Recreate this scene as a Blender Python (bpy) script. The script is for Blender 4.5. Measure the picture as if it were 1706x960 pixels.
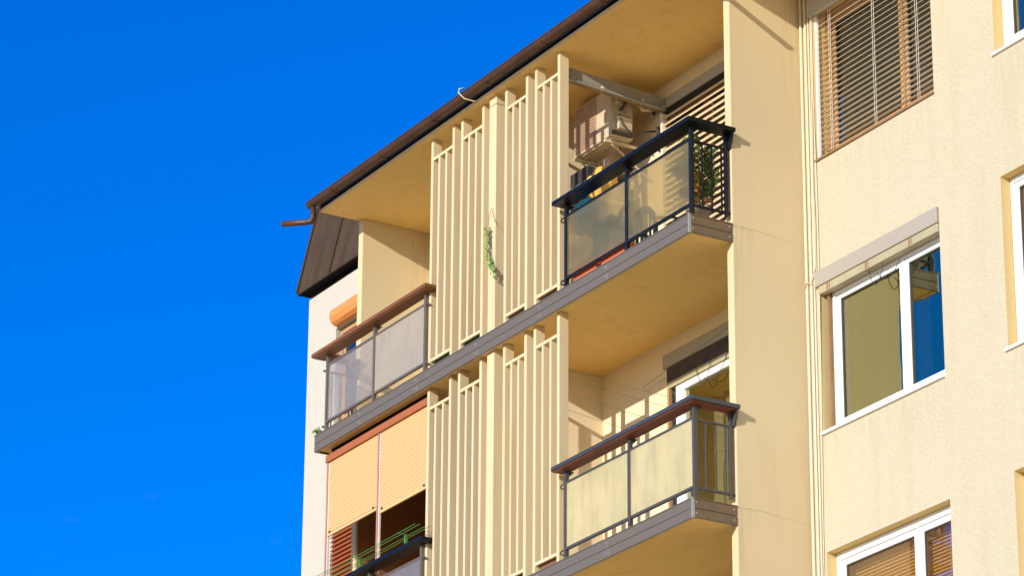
import bpy, bmesh, math, random
from mathutils import Vector, Matrix, noise as mnoise
random.seed(7)
R = math.radians
S = bpy.context.scene
C = S.collection
for o in list(bpy.data.objects): bpy.data.objects.remove(o)

# ------------------------------------------------------------ camera
YAW, PITCH, ROLL = R(59.29), R(21.6104), R(0.4213)
fw = Vector((-math.sin(YAW)*math.cos(PITCH), math.cos(YAW)*math.cos(PITCH), math.sin(PITCH)))
rt = Vector((math.cos(YAW), math.sin(YAW), 0)); up = rt.cross(fw)
rt2 = rt*math.cos(ROLL)+up*math.sin(ROLL); up2 = -rt*math.sin(ROLL)+up*math.cos(ROLL)
cd = bpy.data.cameras.new('camera'); cam = bpy.data.objects.new('camera', cd); C.objects.link(cam)
cam.matrix_world = Matrix(((rt2.x, up2.x, -fw.x, 26.3148), (rt2.y, up2.y, -fw.y, -17.5918),
                           (rt2.z, up2.z, -fw.z, -13.3050), (0, 0, 0, 1)))
cd.sensor_width = 36; cd.lens = 5994.65/1706*36; cd.clip_end = 20000; cd.clip_start = .5
S.camera = cam
# ------------------------------------------------------------ light
SAZ, SEL = R(21), R(17.1)
to_sun = Vector((math.sin(SAZ)*math.cos(SEL), -math.cos(SAZ)*math.cos(SEL), math.sin(SEL)))
W = bpy.data.worlds.new('World'); S.world = W; W.use_nodes = True
nt = W.node_tree; nt.nodes.clear()
sky = nt.nodes.new('ShaderNodeTexSky'); sky.sky_type = 'NISHITA'; sky.sun_disc = False
sky.sun_elevation = SEL; sky.sun_rotation = math.atan2(to_sun.x, to_sun.y)
sky.air_density = 1.0; sky.dust_density = 0.6; sky.ozone_density = 6.0
bg = nt.nodes.new('ShaderNodeBackground'); wo = nt.nodes.new('ShaderNodeOutputWorld')
hs = nt.nodes.new('ShaderNodeHueSaturation'); hs.inputs['Saturation'].default_value = 1.9; hs.inputs['Hue'].default_value = .519; hs.inputs['Value'].default_value = 1.47
nt.links.new(sky.outputs[0], hs.inputs['Color'])
tcw = nt.nodes.new('ShaderNodeTexCoord'); mpw = nt.nodes.new('ShaderNodeMapping'); mpw.inputs['Scale'].default_value = (26, 26, 70)
nzw = nt.nodes.new('ShaderNodeTexNoise'); nzw.inputs['Scale'].default_value = 2.2; nzw.inputs['Detail'].default_value = 5; nzw.inputs['Roughness'].default_value = .6
nt.links.new(tcw.outputs['Generated'], mpw.inputs[0]); nt.links.new(mpw.outputs[0], nzw.inputs['Vector'])
mrw = nt.nodes.new('ShaderNodeMapRange'); nt.links.new(nzw.outputs['Fac'], mrw.inputs[0])
for i, v in enumerate((.60, .85, 0, .03)): mrw.inputs[i+1].default_value = v
spw = nt.nodes.new('ShaderNodeSeparateXYZ'); nt.links.new(tcw.outputs['Generated'], spw.inputs[0])
bnw = nt.nodes.new('ShaderNodeMapRange'); nt.links.new(spw.outputs['Z'], bnw.inputs[0])   # thin cirrus only low in the sky
for i, v in enumerate((.325, .300, 0, 1)): bnw.inputs[i+1].default_value = v
muw = nt.nodes.new('ShaderNodeMath'); muw.operation = 'MULTIPLY'; nt.links.new(mrw.outputs[0], muw.inputs[0]); nt.links.new(bnw.outputs[0], muw.inputs[1])
mxw = nt.nodes.new('ShaderNodeMix'); mxw.data_type = 'RGBA'; nt.links.new(muw.outputs[0], mxw.inputs[0])
nt.links.new(hs.outputs[0], mxw.inputs[6]); mxw.inputs[7].default_value = (3.5, 4.2, 6.5, 1)
nt.links.new(mxw.outputs[2], bg.inputs[0]); nt.links.new(bg.outputs[0], wo.inputs[0])
bg.inputs[1].default_value = 0.15
sd = bpy.data.lights.new('sun', 'SUN'); sd.energy = 5.0; sd.angle = R(.5); sd.color = (1, .94, .83)
sun = bpy.data.objects.new('sun', sd); C.objects.link(sun)
sun.rotation_euler = (-to_sun).to_track_quat('-Z', 'Y').to_euler()
S.view_settings.view_transform = 'Standard'; S.view_settings.look = 'None'
S.view_settings.gamma = 1; S.view_settings.use_curve_mapping = False
S.view_settings.exposure = 0.10
S.render.engine = 'CYCLES'
S.cycles.max_bounces = 10; S.cycles.diffuse_bounces = 6; S.cycles.transparent_max_bounces = 16

# ------------------------------------------------------------ materials
def newmat(name):
    m = bpy.data.materials.new(name); m.use_nodes = True
    t = m.node_tree; b = t.nodes['Principled BSDF']; return m, t, b
def mixcol(t, fac, a, b, mode='MIX'):
    n = t.nodes.new('ShaderNodeMix'); n.data_type = 'RGBA'; n.blend_type = mode
    for i, v in ((0, fac), (6, a), (7, b)):
        if hasattr(v, 'is_output'): t.links.new(v, n.inputs[i])
        else: n.inputs[i].default_value = v if i == 0 else (*v, 1)
    return n.outputs[2]
def ramp(t, src, p0, p1, c0=0, c1=1):
    r = t.nodes.new('ShaderNodeMapRange'); t.links.new(src, r.inputs[0])
    for i, v in enumerate((p0, p1, c0, c1)): r.inputs[i+1].default_value = v
    return r.outputs[0]
def noise(t, scale, vec=(1, 1, 1), detail=4, rough=.6):
    tc = t.nodes.new('ShaderNodeTexCoord'); mp = t.nodes.new('ShaderNodeMapping')
    mp.inputs['Scale'].default_value = vec
    n = t.nodes.new('ShaderNodeTexNoise'); n.inputs['Scale'].default_value = scale
    n.inputs['Detail'].default_value = detail; n.inputs['Roughness'].default_value = rough
    t.links.new(tc.outputs['Object'], mp.inputs[0]); t.links.new(mp.outputs[0], n.inputs['Vector'])
    return n.outputs['Fac']
def bump(t, b, h, strength, dist):
    n = t.nodes.new('ShaderNodeBump'); n.inputs['Strength'].default_value = strength
    n.inputs['Distance'].default_value = dist
    t.links.new(h, n.inputs['Height']); t.links.new(n.outputs[0], b.inputs['Normal'])
def plaster(name, col, grain=60, bstr=.5, bdist=.004, stain=.25, dirt=(.35, .26, .16), rough=.9):
    m, t, b = newmat(name)
    big = noise(t, 1.1, (1, 1, .5)); streak = noise(t, 5, (1, 1, .10), 5)
    fine = noise(t, grain, detail=5, rough=.7)
    c = mixcol(t, ramp(t, big, .35, .75, 0, .5*stain), col, tuple(x*.8 for x in col))
    c = mixcol(t, ramp(t, streak, .52, .8, 0, stain), c, dirt)
    c = mixcol(t, ramp(t, fine, .35, .7, 0, .14), c, tuple(x*.6 for x in col))
    t.links.new(c, b.inputs['Base Color']); b.inputs['Roughness'].default_value = rough
    b.inputs['Specular IOR Level'].default_value = .25
    bump(t, b, fine, bstr, bdist)
    return m
def stain(m, axis, spots, col, amount=.5):
    # rain streaks with places of their own on the wall: (a0, a1, ztop, length)
    t = m.node_tree; b = t.nodes['Principled BSDF']; src = b.inputs['Base Color'].links[0].from_socket
    g = t.nodes.new('ShaderNodeNewGeometry'); sp = t.nodes.new('ShaderNodeSeparateXYZ'); t.links.new(g.outputs['Position'], sp.inputs[0])
    mp = t.nodes.new('ShaderNodeMapping'); mp.inputs['Scale'].default_value = (16, 16, .9); t.links.new(g.outputs['Position'], mp.inputs[0])
    nz = t.nodes.new('ShaderNodeTexNoise'); nz.inputs['Scale'].default_value = 1.6; nz.inputs['Detail'].default_value = 4; t.links.new(mp.outputs[0], nz.inputs['Vector'])
    st = ramp(t, nz.outputs['Fac'], .44, .68)
    tot = None
    def mul(a, c, op='MULTIPLY'):
        n = t.nodes.new('ShaderNodeMath'); n.operation = op; t.links.new(a, n.inputs[0]); t.links.new(c, n.inputs[1]); return n.outputs[0]
    for a0, a1, zt, ln in spots:
        A = sp.outputs[axis]
        v = mul(ramp(t, A, a0-.03, a0+.05), ramp(t, A, a1+.03, a1-.05))
        v = mul(v, mul(ramp(t, sp.outputs['Z'], zt-ln, zt), ramp(t, sp.outputs['Z'], zt+.01, zt)))
        tot = v if tot is None else mul(tot, v, 'MAXIMUM')
    f = mul(tot, st); k = t.nodes.new('ShaderNodeMath'); k.operation = 'MULTIPLY'; k.inputs[1].default_value = amount; t.links.new(f, k.inputs[0])
    c = mixcol(t, k.outputs[0], src, col); t.links.new(c, b.inputs['Base Color'])
def metal(name, col, rough=.45, met=.0, var=.3, scale=8, vec=(1, 1, 1), alt=None, spec=.5):
    m, t, b = newmat(name)
    n = noise(t, scale, vec, 6); n2 = noise(t, scale*9, detail=3)
    c = mixcol(t, ramp(t, n, .35, .7, 0, var), col, alt or tuple(x*.45 for x in col))
    c = mixcol(t, ramp(t, n2, .5, .8, 0, var*.6), c, tuple(min(1, x*1.5+.01) for x in col))
    t.links.new(c, b.inputs['Base Color']); b.inputs['Metallic'].default_value = met
    t.links.new(ramp(t, n, .3, .7, rough*.8, min(1, rough*1.25)), b.inputs['Roughness'])
    b.inputs['Specular IOR Level'].default_value = spec
    bump(t, b, n2, .12, .002)
    return m
def woodmat(name, col, dark, vec=(1, 14, 14), rough=.55):
    m, t, b = newmat(name)
    n = noise(t, 3, vec, 6, .7)
    c = mixcol(t, ramp(t, n, .35, .68), col, dark)
    t.links.new(c, b.inputs['Base Color']); b.inputs['Roughness'].default_value = rough
    bump(t, b, n, .25, .002)
    return m
def glassmat(name, refl=.42, through=0.0, tint=(.02, .025, .02), gcol=(1, 1, 1)):
    m, t, b = newmat(name)
    t.nodes.remove(b); out = t.nodes['Material Output']
    g = t.nodes.new('ShaderNodeBsdfGlossy'); g.inputs['Roughness'].default_value = .015
    g.inputs['Color'].default_value = (*gcol, 1)
    d = t.nodes.new('ShaderNodeBsdfDiffuse'); d.inputs['Color'].default_value = (*tint, 1)
    tr = t.nodes.new('ShaderNodeBsdfTransparent')
    m1 = t.nodes.new('ShaderNodeMixShader'); m1.inputs[0].default_value = through
    t.links.new(d.outputs[0], m1.inputs[1]); t.links.new(tr.outputs[0], m1.inputs[2])
    m2 = t.nodes.new('ShaderNodeMixShader'); m2.inputs[0].default_value = refl
    t.links.new(m1.outputs[0], m2.inputs[1]); t.links.new(g.outputs[0], m2.inputs[2])
    nn = noise(t, 1.6, detail=2); bp = t.nodes.new('ShaderNodeBump'); bp.inputs['Strength'].default_value = .16
    bp.inputs['Distance'].default_value = .02
    t.links.new(nn, bp.inputs['Height']); t.links.new(bp.outputs[0], g.inputs['Normal'])
    t.links.new(m2.outputs[0], out.inputs[0])
    return m
def frosted(name, col, clear=.25, blur=.35, dirt=(.3, .25, .12), tint=(1, 1, 1)):
    m, t, b = newmat(name)
    t.nodes.remove(b); out = t.nodes['Material Output']
    n = noise(t, 2.2, (1, 1, 1), 5); n2 = noise(t, 9, (1, 1, .15), 5)
    c = mixcol(t, ramp(t, n, .4, .75, 0, .45), col, dirt)
    c = mixcol(t, ramp(t, n2, .5, .8, 0, .4), c, tuple(x*.7 for x in dirt))
    df = t.nodes.new('ShaderNodeBsdfDiffuse'); tl = t.nodes.new('ShaderNodeBsdfTranslucent')
    tr = t.nodes.new('ShaderNodeBsdfTransparent'); rf = t.nodes.new('ShaderNodeBsdfRefraction')
    rf.inputs['Roughness'].default_value = .28; rf.inputs['IOR'].default_value = 1.15
    gl = t.nodes.new('ShaderNodeBsdfGlossy'); gl.inputs['Roughness'].default_value = .18
    t.links.new(c, df.inputs[0]); t.links.new(c, tl.inputs[0])
    tr.inputs[0].default_value = (*tint, 1); rf.inputs['Color'].default_value = (*tint, 1)
    a = t.nodes.new('ShaderNodeMixShader'); a.inputs[0].default_value = .45
    t.links.new(df.outputs[0], a.inputs[1]); t.links.new(tl.outputs[0], a.inputs[2])
    b2 = t.nodes.new('ShaderNodeMixShader'); b2.inputs[0].default_value = clear/(clear+blur)
    t.links.new(rf.outputs[0], b2.inputs[1]); t.links.new(tr.outputs[0], b2.inputs[2])
    c2 = t.nodes.new('ShaderNodeMixShader'); c2.inputs[0].default_value = clear+blur
    t.links.new(a.outputs[0], c2.inputs[1]); t.links.new(b2.outputs[0], c2.inputs[2])
    d2 = t.nodes.new('ShaderNodeMixShader'); d2.inputs[0].default_value = .08
    t.links.new(c2.outputs[0], d2.inputs[1]); t.links.new(gl.outputs[0], d2.inputs[2])
    t.links.new(d2.outputs[0], out.inputs[0])
    return m

M = dict(
 wing=plaster('rough_cream_stucco', (.555, .48, .325), 30, 1.0, .014, .34, (.47, .36, .19)),
 fin=plaster('smooth_cream_render', (.66, .52, .29), 90, .35, .003, .30, (.48, .36, .18)),
 reveal=plaster('ochre_reveal', (.70, .52, .22), 60, .5, .004, .2),
 white=plaster('white_render', (.53, .485, .385), 45, .8, .006, .12, (.5, .42, .3)),
 slat=plaster('cream_slat_paint', (.67, .525, .30), 80, .3, .002, .40, (.42, .30, .14)),
 ceil=plaster('ceiling_with_warm_bounce', (.88, .60, .20), 25, .2, .004, .40, (.60, .35, .09)),  # ochre base carries warm bounced light on the undersides; streaks are stains
 inner=plaster('ochre_loggia_plaster', (.74, .61, .40), 60, .4, .004, .2, (.5, .34, .15)),
 tile=plaster('pale_floor_tile', (.60, .50, .36), 30, .3, .002, .3),
 fascia=metal('grey_sheet_metal', (.143, .118, .085), .55, .1, .35, 5, (.4, 1, 1), (.10, .09, .085)),
 fascia_end=metal('weathered_sheet_metal', (.155, .098, .045), .6, .0, .5, 7, (1, 1, 1), (.08, .065, .045)),
 gutter=metal('brown_gutter_metal', (.095, .040, .017), .5, .2, .8, 5, (.6, 1, 1), (.04, .018, .009)),
 roof=metal('dark_roof_metal', (.075, .045, .020), .7, .0, .7, 4, (1.5, 1.5, .15), (.035, .018, .008), spec=.25),
 black_edge_gap=metal('black_edge_and_gap_shade', (.008, .006, .005), .8, .0, .3, 3, spec=.1),
 black=metal('blue_black_paint', (.008, .010, .014), .4, .0, .4, 9, spec=.3),
 capblue=metal('dark_blue_cap_paint', (.0035, .005, .008), .38, 0, .4, 6, spec=.3),
 capgrey=metal('charcoal_cap_paint', (.05, .05, .052), .45, 0, .4, 6),
 steel=metal('grey_rail_paint', (.065, .058, .048), .5, 0, .4, 9),
 brownrail=metal('brown_grey_rail_paint', (.13, .10, .075), .5, 0, .4, 9),
 woodred=woodmat('red_brown_wood', (.22, .055, .022), (.10, .022, .010)),
 woodcap=woodmat('brown_cap_wood', (.24, .085, .024), (.12, .04, .010)),
 woodframe=woodmat('tan_window_wood', (.50, .30, .13), (.36, .19, .075), (14, 14, 1)),
 orange=woodmat('orange_shutter_slats', (.80, .31, .07), (.58, .19, .035), (1, 10, 22)),
 redshut=metal('red_brown_shutter', (.36, .085, .018), .5, 0, .3, 5),
 blind=metal('cream_orange_blind', (.70, .43, .185), .6, 0, .12, 3, (1, 1, 8), (.60, .38, .16)),
 redbox=metal('red_brown_box', (.38, .11, .03), .6, 0, .3, 3),
 shade_lining=woodmat('brown_shade_lining', (.26, .11, .035), (.17, .065, .02), (3, 3, 12)),
 sillbrown=metal('brown_sill', (.30, .17, .08), .6, 0, .4, 5),
 grille=metal('brownish_grille', (.46, .30, .20), .6, 0, .3, 7),
 pinkpost=metal('dusty_red_guide', (.45, .20, .14), .5, 0, .3, 6),
 pvc=metal('white_pvc', (.80, .80, .78), .3, 0, .06, 4, (1, 1, 1), (.7, .69, .64)),
 box=metal('grey_shutter_box', (.36, .315, .25), .5, 0, .2, 2.5, (1, 1, 1), (.30, .26, .20)),
 boxin=metal('shade_darkened_beige_track', (.40, .345, .20), .5, 0, .3, 5),  # beige track tone, darkened as the shade beneath the shutter box
 alu=metal('pale_aluminium_slat', (.78, .70, .54), .4, .0, .2, 6),
 tanslat=metal('tan_blind_slat', (.66, .50, .28), .5, 0, .3, 6),
 ochreblind=metal('ochre_blind_slat', (.85, .50, .12), .6, 0, .1, 6),
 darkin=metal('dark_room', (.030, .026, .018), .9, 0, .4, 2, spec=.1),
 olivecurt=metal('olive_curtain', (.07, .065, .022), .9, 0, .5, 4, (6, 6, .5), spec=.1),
 pane_reflection=metal('pale_reflection_strip', (.42, .40, .20), .9, 0, .3, 9, (3, 3, .3), spec=.1),
 glass=glassmat('window_glass', .48, .55, (.004, .006, .004), (.82, .87, .60)),
 glassw1=glassmat('dark_window_glass', .12, .5, (.03, .03, .015)),
 glassin=glassmat('clear_window_glass', .15, .85, (.02, .02, .01)),
 frostA=frosted('yellow_frosted_glass', (.66, .56, .27), .50, .34, (.36, .32, .14), (1, .93, .66)),
 frostB=frosted('cream_frosted_glass', (.88, .77, .42), .06, .22, (.5, .42, .2)),
 frostL=frosted('grey_frosted_glass', (.60, .56, .50), .58, .14, (.42, .40, .38)),
 frostG=frosted('grey_milk_glass', (.62, .54, .40), .04, .12, (.42, .40, .38)),
 galv=metal('galvanised_beam', (.34, .33, .28), .5, .2, .35, 5),
 acwhite=metal('aged_shaded_white_plastic', (.56, .46, .31), .5, 0, .6, 7, (1, 1, 1), (.40, .29, .16)),  # aged, mottled white; base also darkened for the shade on the unit
 bracket=metal('cream_bracket', (.62, .50, .30), .5, 0, .4, 7),
 pipe=metal('foam_pipe', (.05, .04, .03), .7, 0, .3, 9),
 cable=metal('cream_cable', (.68, .58, .38), .5, 0, .2, 9),
 wire=metal('dark_wire', (.05, .042, .03), .6, 0, .2, 9),
 green=metal('green_plastic', (.035, .16, .035), .45, 0, .3, 9),
 greenwire=metal('green_wire', (.09, .22, .035), .5, 0, .3, 9),
 darkgreen=metal('dark_green_trough', (.02, .09, .03), .5, 0, .3, 9),
 brownbox=metal('brown_trough', (.22, .10, .04), .6, 0, .3, 9),
 terra=metal('terracotta_plastic', (.62, .13, .05), .55, 0, .25, 6),
 bluechair=metal('blue_plastic', (.012, .055, .10), .4, 0, .2, 6),
 bluebag=metal('blue_tarpaulin', (.006, .055, .17), .35, 0, .5, 4),
 cyan=metal('cyan_plastic', (.05, .40, .62), .3, 0, .3, 8),
 yellow=metal('yellow_cloth', (.72, .46, .08), .8, 0, .5, 9, (1, 1, 1), (.4, .12, .05)),
 darkcloth=metal('dark_cloth', (.03, .03, .035), .8, 0, .5, 9),
 potgrey=metal('beige_pot', (.34, .29, .20), .7, 0, .4, 9),
 copper=metal('rusty_hook', (.20, .09, .03), .5, .3, .3, 9),
 screw=metal('pale_rivet', (.5, .5, .48), .5, .2, .3, 9),
 bounce_ground=plaster('warm_bounce_paving', (.74, .53, .27), 8, .5, .006, .3),  # unseen ground, coloured bright and warm to bounce light upward
)
def leafmat(name, a, b_):
    m, t, b = newmat(name)
    n = noise(t, 14, detail=2)
    c = mixcol(t, ramp(t, n, .4, .62), a, b_)
    t.links.new(c, b.inputs['Base Color']); b.inputs['Roughness'].default_value = .55
    b.inputs['Subsurface Weight'].default_value = 0
    return m
M['thuja'] = leafmat('conifer_green', (.05, .13, .02), (.20, .26, .035))
M['ivy'] = leafmat('ivy_green', (.10, .24, .03), (.22, .34, .04))
M['redleaf'] = leafmat('red_leaf', (.45, .09, .02), (.30, .16, .03))

stain(M['wing'], 0, [(.2, 2.12, .75, .9), (.2, 2.12, -2.07, .8), (2.99, 5, .77, .8), (2.99, 5, -2.1, .8), (.24, 2.15, 2.9, .4)], (.34, .26, .14), .16)
stain(M['fin'], 1, [(.48, .62, -.20, 1.3), (.48, .62, -3.05, 1.2), (.49, .75, .0, .35), (.49, .75, -2.85, .35), (1.1, 1.36, 2.7, 2.2)], (.34, .24, .12), .28)
# ------------------------------------------------------------ geometry helpers
def wloc(o):
    v = Vector((0, 0, 0))
    while o is not None: v = v+o.location; o = o.parent
    return v
class MB:
    def __init__(s): s.v = []; s.f = []
    def add(s, vs, fs):
        n = len(s.v); s.v += [tuple(v) for v in vs]; s.f += [tuple(i+n for i in f) for f in fs]; return s
    def box(s, x0, x1, y0, y1, z0, z1):
        vs = [(x, y, z) for z in (z0, z1) for y in (y0, y1) for x in (x0, x1)]
        return s.add(vs, [(0, 2, 3, 1), (4, 5, 7, 6), (0, 1, 5, 4), (2, 6, 7, 3), (0, 4, 6, 2), (1, 3, 7, 5)])
    def quad(s, a, b, c, d): return s.add([a, b, c, d], [(0, 1, 2, 3)])
    def prism_x(s, prof, x0, x1):            # prof: (y,z) polygon
        n = len(prof); vs = [(x0, y, z) for y, z in prof]+[(x1, y, z) for y, z in prof]
        fs = [tuple(range(n-1, -1, -1)), tuple(range(n, 2*n))]+[(i, (i+1) % n, n+(i+1) % n, n+i) for i in range(n)]
        return s.add(vs, fs)
    def prism_y(s, prof, y0, y1):            # prof: (x,z) polygon
        n = len(prof); vs = [(x, y0, z) for x, z in prof]+[(x, y1, z) for x, z in prof]
        fs = [tuple(range(n)), tuple(range(2*n-1, n-1, -1))]+[(i, n+i, n+(i+1) % n, (i+1) % n) for i in range(n)]
        return s.add(vs, fs)
    def prism_z(s, prof, z0, z1):
        n = len(prof); vs = [(x, y, z0) for x, y in prof]+[(x, y, z1) for x, y in prof]
        fs = [tuple(range(n-1, -1, -1)), tuple(range(n, 2*n))]+[(i, (i+1) % n, n+(i+1) % n, n+i) for i in range(n)]
        return s.add(vs, fs)
    def tube(s, pts, r, n=8, rs=None):
        pts = [Vector(p) for p in pts]; rings = []; prev = None
        for i, p in enumerate(pts):
            d = (pts[min(i+1, len(pts)-1)]-pts[max(i-1, 0)]).normalized()
            if prev is None:
                a = d.cross(Vector((0, 0, 1)));
                if a.length < .05: a = d.cross(Vector((1, 0, 0)))
            else: a = prev-d*prev.dot(d)
            a.normalize(); prev = a; b = d.cross(a); rr = rs[i] if rs else r
            rings.append([p+a*math.cos(2*math.pi*k/n)*rr+b*math.sin(2*math.pi*k/n)*rr for k in range(n)])
        vs = [v for g in rings for v in g]; fs = []
        for i in range(len(pts)-1):
            for k in range(n): fs.append((i*n+k, i*n+(k+1) % n, (i+1)*n+(k+1) % n, (i+1)*n+k))
        fs.append(tuple(range(n-1, -1, -1))); fs.append(tuple((len(pts)-1)*n+k for k in range(n)))
        return s.add(vs, fs)
    def lathe(s, cx, cy, prof, n=24, sx=1, sy=1):
        vs = []; fs = []
        for r, z in prof:
            vs += [(cx+r*sx*math.cos(2*math.pi*k/n), cy+r*sy*math.sin(2*math.pi*k/n), z) for k in range(n)]
        for i in range(len(prof)-1):
            for k in range(n): fs.append((i*n+k, i*n+(k+1) % n, (i+1)*n+(k+1) % n, (i+1)*n+k))
        fs.append(tuple(range(n-1, -1, -1))); fs.append(tuple((len(prof)-1)*n+k for k in range(n)))
        return s.add(vs, fs)
    def make(s, name, mat, parent=None, bevel=0, smooth=False, label=None):
        me = bpy.data.meshes.new(name)
        off = wloc(parent) if parent else Vector((0, 0, 0))
        me.from_pydata([tuple(Vector(v)-off) for v in s.v], [], s.f); me.materials.append(M[mat] if isinstance(mat, str) else mat)
        bm = bmesh.new(); bm.from_mesh(me); bmesh.ops.recalc_face_normals(bm, faces=bm.faces); bm.to_mesh(me); bm.free()
        o = bpy.data.objects.new(name, me); C.objects.link(o)
        if parent: o.parent = parent
        if smooth:
            for p in me.polygons: p.use_smooth = len(p.vertices) == 4
        if bevel:
            b = o.modifiers.new('bevel', 'BEVEL'); b.width = bevel; b.segments = 2; b.limit_method = 'ANGLE'; b.angle_limit = R(40)
        if label: o['label'] = label
        return o
def thing(name, loc, label, cat, group=None):
    o = bpy.data.objects.new(name, None); C.objects.link(o); o.location = loc; o.empty_display_size = .2
    o['label'] = label; o['category'] = cat
    if group: o['group'] = group
    return o
def tag(o, label, cat, group=None):
    o['label'] = label; o['category'] = cat
    if group: o['group'] = group
    return o
def rebase(o, loc):      # move a single-mesh thing's origin to its base
    l = Vector(loc)
    for v in o.data.vertices: v.co -= l
    o.location = l; return o
def arc(p0, p1, sag, n=12):
    p0, p1 = Vector(p0), Vector(p1)
    return [p0.lerp(p1, i/n)+Vector((0, 0, -sag*4*(i/n)*(1-i/n))) for i in range(n+1)]

H = 2.85; SL = .196; ZC = 2.726; YB = 1.455; YW = 1.3435
XL, XR = -7.608, 0.0; GZ = -14.95
# ------------------------------------------------------------ setting
g = MB().quad((-4000, -4000, GZ), (4000, -4000, GZ), (4000, 4000, GZ), (-4000, 4000, GZ)).make('ground', 'bounce_ground')
g['kind'] = 'structure'

# ------------------------------------------------------------ the building
B = thing('apartment_building', (-2, 1.4, GZ), 'cream apartment block with ochre loggias, vertical slat screens and a brown gutter', 'building')
def holed_wall(x0, x1, z0, z1, y, holes, depth):
    mb = MB()
    xs = sorted(set([x0, x1]+[h[0] for h in holes]+[h[1] for h in holes])); zs = sorted(set([z0, z1]+[h[2] for h in holes]+[h[3] for h in holes]))
    for i in range(len(xs)-1):
        for j in range(len(zs)-1):
            cx = (xs[i]+xs[i+1])/2; cz = (zs[j]+zs[j+1])/2
            if any(h[0] < cx < h[1] and h[2] < cz < h[3] for h in holes): continue
            mb.quad((xs[i], y, zs[j]), (xs[i+1], y, zs[j]), (xs[i+1], y, zs[j+1]), (xs[i], y, zs[j+1]))
    for a, b, c, d in holes:
        yb = y+depth
        mb.quad((a, y, c), (a, yb, c), (a, yb, d), (a, y, d)); mb.quad((b, y, c), (b, y, d), (b, yb, d), (b, yb, c))
        mb.quad((a, y, c), (b, y, c), (b, yb, c), (a, yb, c)); mb.quad((a, y, d), (a, yb, d), (b, yb, d), (b, y, d))
    # merge
    return mb
def paint_reveals(o, y):
    o.data.materials.append(M['reveal'])
    for p in o.data.polygons:
        if max(o.data.vertices[i].co.y for i in p.vertices)-min(o.data.vertices[i].co.y for i in p.vertices) > .01: p.material_index = 1
def weld(o):
    bm = bmesh.new(); bm.from_mesh(o.data); bmesh.ops.remove_doubles(bm, verts=bm.verts, dist=1e-5); bmesh.ops.recalc_face_normals(bm, faces=bm.faces)
    bm.to_mesh(o.data); bm.free()
TOP = 4.3
colA = (.222, 2.106); colR = (3.02, 4.9)
holes = []
for k, (zb, zt) in enumerate([(.772, 2.40), (-2.04, -.45), (-4.93, -3.222)]):
    holes.append((colA[0], colA[1], zb, zt))
for zb, zt in [(.79, 2.45), (-2.075, -.428), (-4.93, -3.222)]: holes.append((colR[0], colR[1], zb, zt))
for q in range(1, 4):
    for cx in (colA, colR): holes.append((cx[0], cx[1], -4.93-q*H, -3.222-q*H))
w = holed_wall(XR, 9.0, GZ, TOP, YW, holes, .30).make('wing_wall', 'wing', B); weld(w); paint_reveals(w, YW)
# side and rear shell of the block so it stands as a volume
MB().quad((9.0, YW, GZ), (9.0, 10, GZ), (9.0, 10, TOP), (9.0, YW, TOP)).make('end_wall', 'wing', B)
MB().quad((9.0, 10, GZ), (-10.45, 10, GZ), (-10.45, 10, TOP), (9.0, 10, TOP)).make('rear_wall', 'wing', B)
# left white wall
gh = []
for z in (1.0, 1.0-H): gh.append((-9.72, -8.2, z, z+1.25))
w = holed_wall(-10.45, XL, GZ, 2.86, YW, gh, .2).make('white_wall', 'white', B); weld(w)
MB().quad((-10.45, 10, GZ), (-10.45, YW, GZ), (-10.45, YW, 2.86), (-10.45, 10, 2.86)).make('gable_wall', 'white', B)
# fins
for x0, x1, zt in ((-.10, 0.0, TOP), (XL, XL+.10, ZC-.002)):
    MB().box(x0, x1, .493, YW+.15, GZ, zt).make('fin_wall', 'fin', B, bevel=.008)
def crack(pts, y0):
    mb = MB(); rr_ = random.Random(5); n = 26
    for i in range(n):
        pass
    P = []
    for i in range(n+1):
        f = i/n; P.append((y0+f*.84, pts+.02*math.sin(f*4)+rr_.uniform(-.006, .006)-.03*f))
    for (a, b_), (c, d) in zip(P, P[1:]):
        w1 = rr_.uniform(.0006, .0020)
        mb.add([(.0012, a, b_-w1), (.0012, c, d-w1), (.0012, c, d+w1), (.0012, a, b_+w1)], [(0, 1, 2, 3)])
    mb.make('crack', 'boxin', B)
crack(-.03, .495); crack(-H-.02, .495)
# loggia back walls (one sheet with door holes), dividing wall
LV = [0, -H, -2*H]
bh = []
for z in LV:
    bh.append((-2.60, -.45, z+.02, z+2.36)); bh.append((-6.9, -5.0, z+.02, z+2.2))
w = holed_wall(XL+.10, -.10, -3*H, ZC+.3, YB, bh, .12).make('loggia_wall', 'inner', B); weld(w)
MB().quad((XL+.1, YB, GZ), (-.1, YB, GZ), (-.1, YB, -3*H), (XL+.1, YB, -3*H)).make('lower_wall', 'inner', B)
for z in LV:
    zt = ZC-.002 if z == 0 else z+H-SL+.020
    MB().box(-3.98, -3.86, .19, YB, z+.002, zt).make('dividing_wall', 'inner', B)
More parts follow.
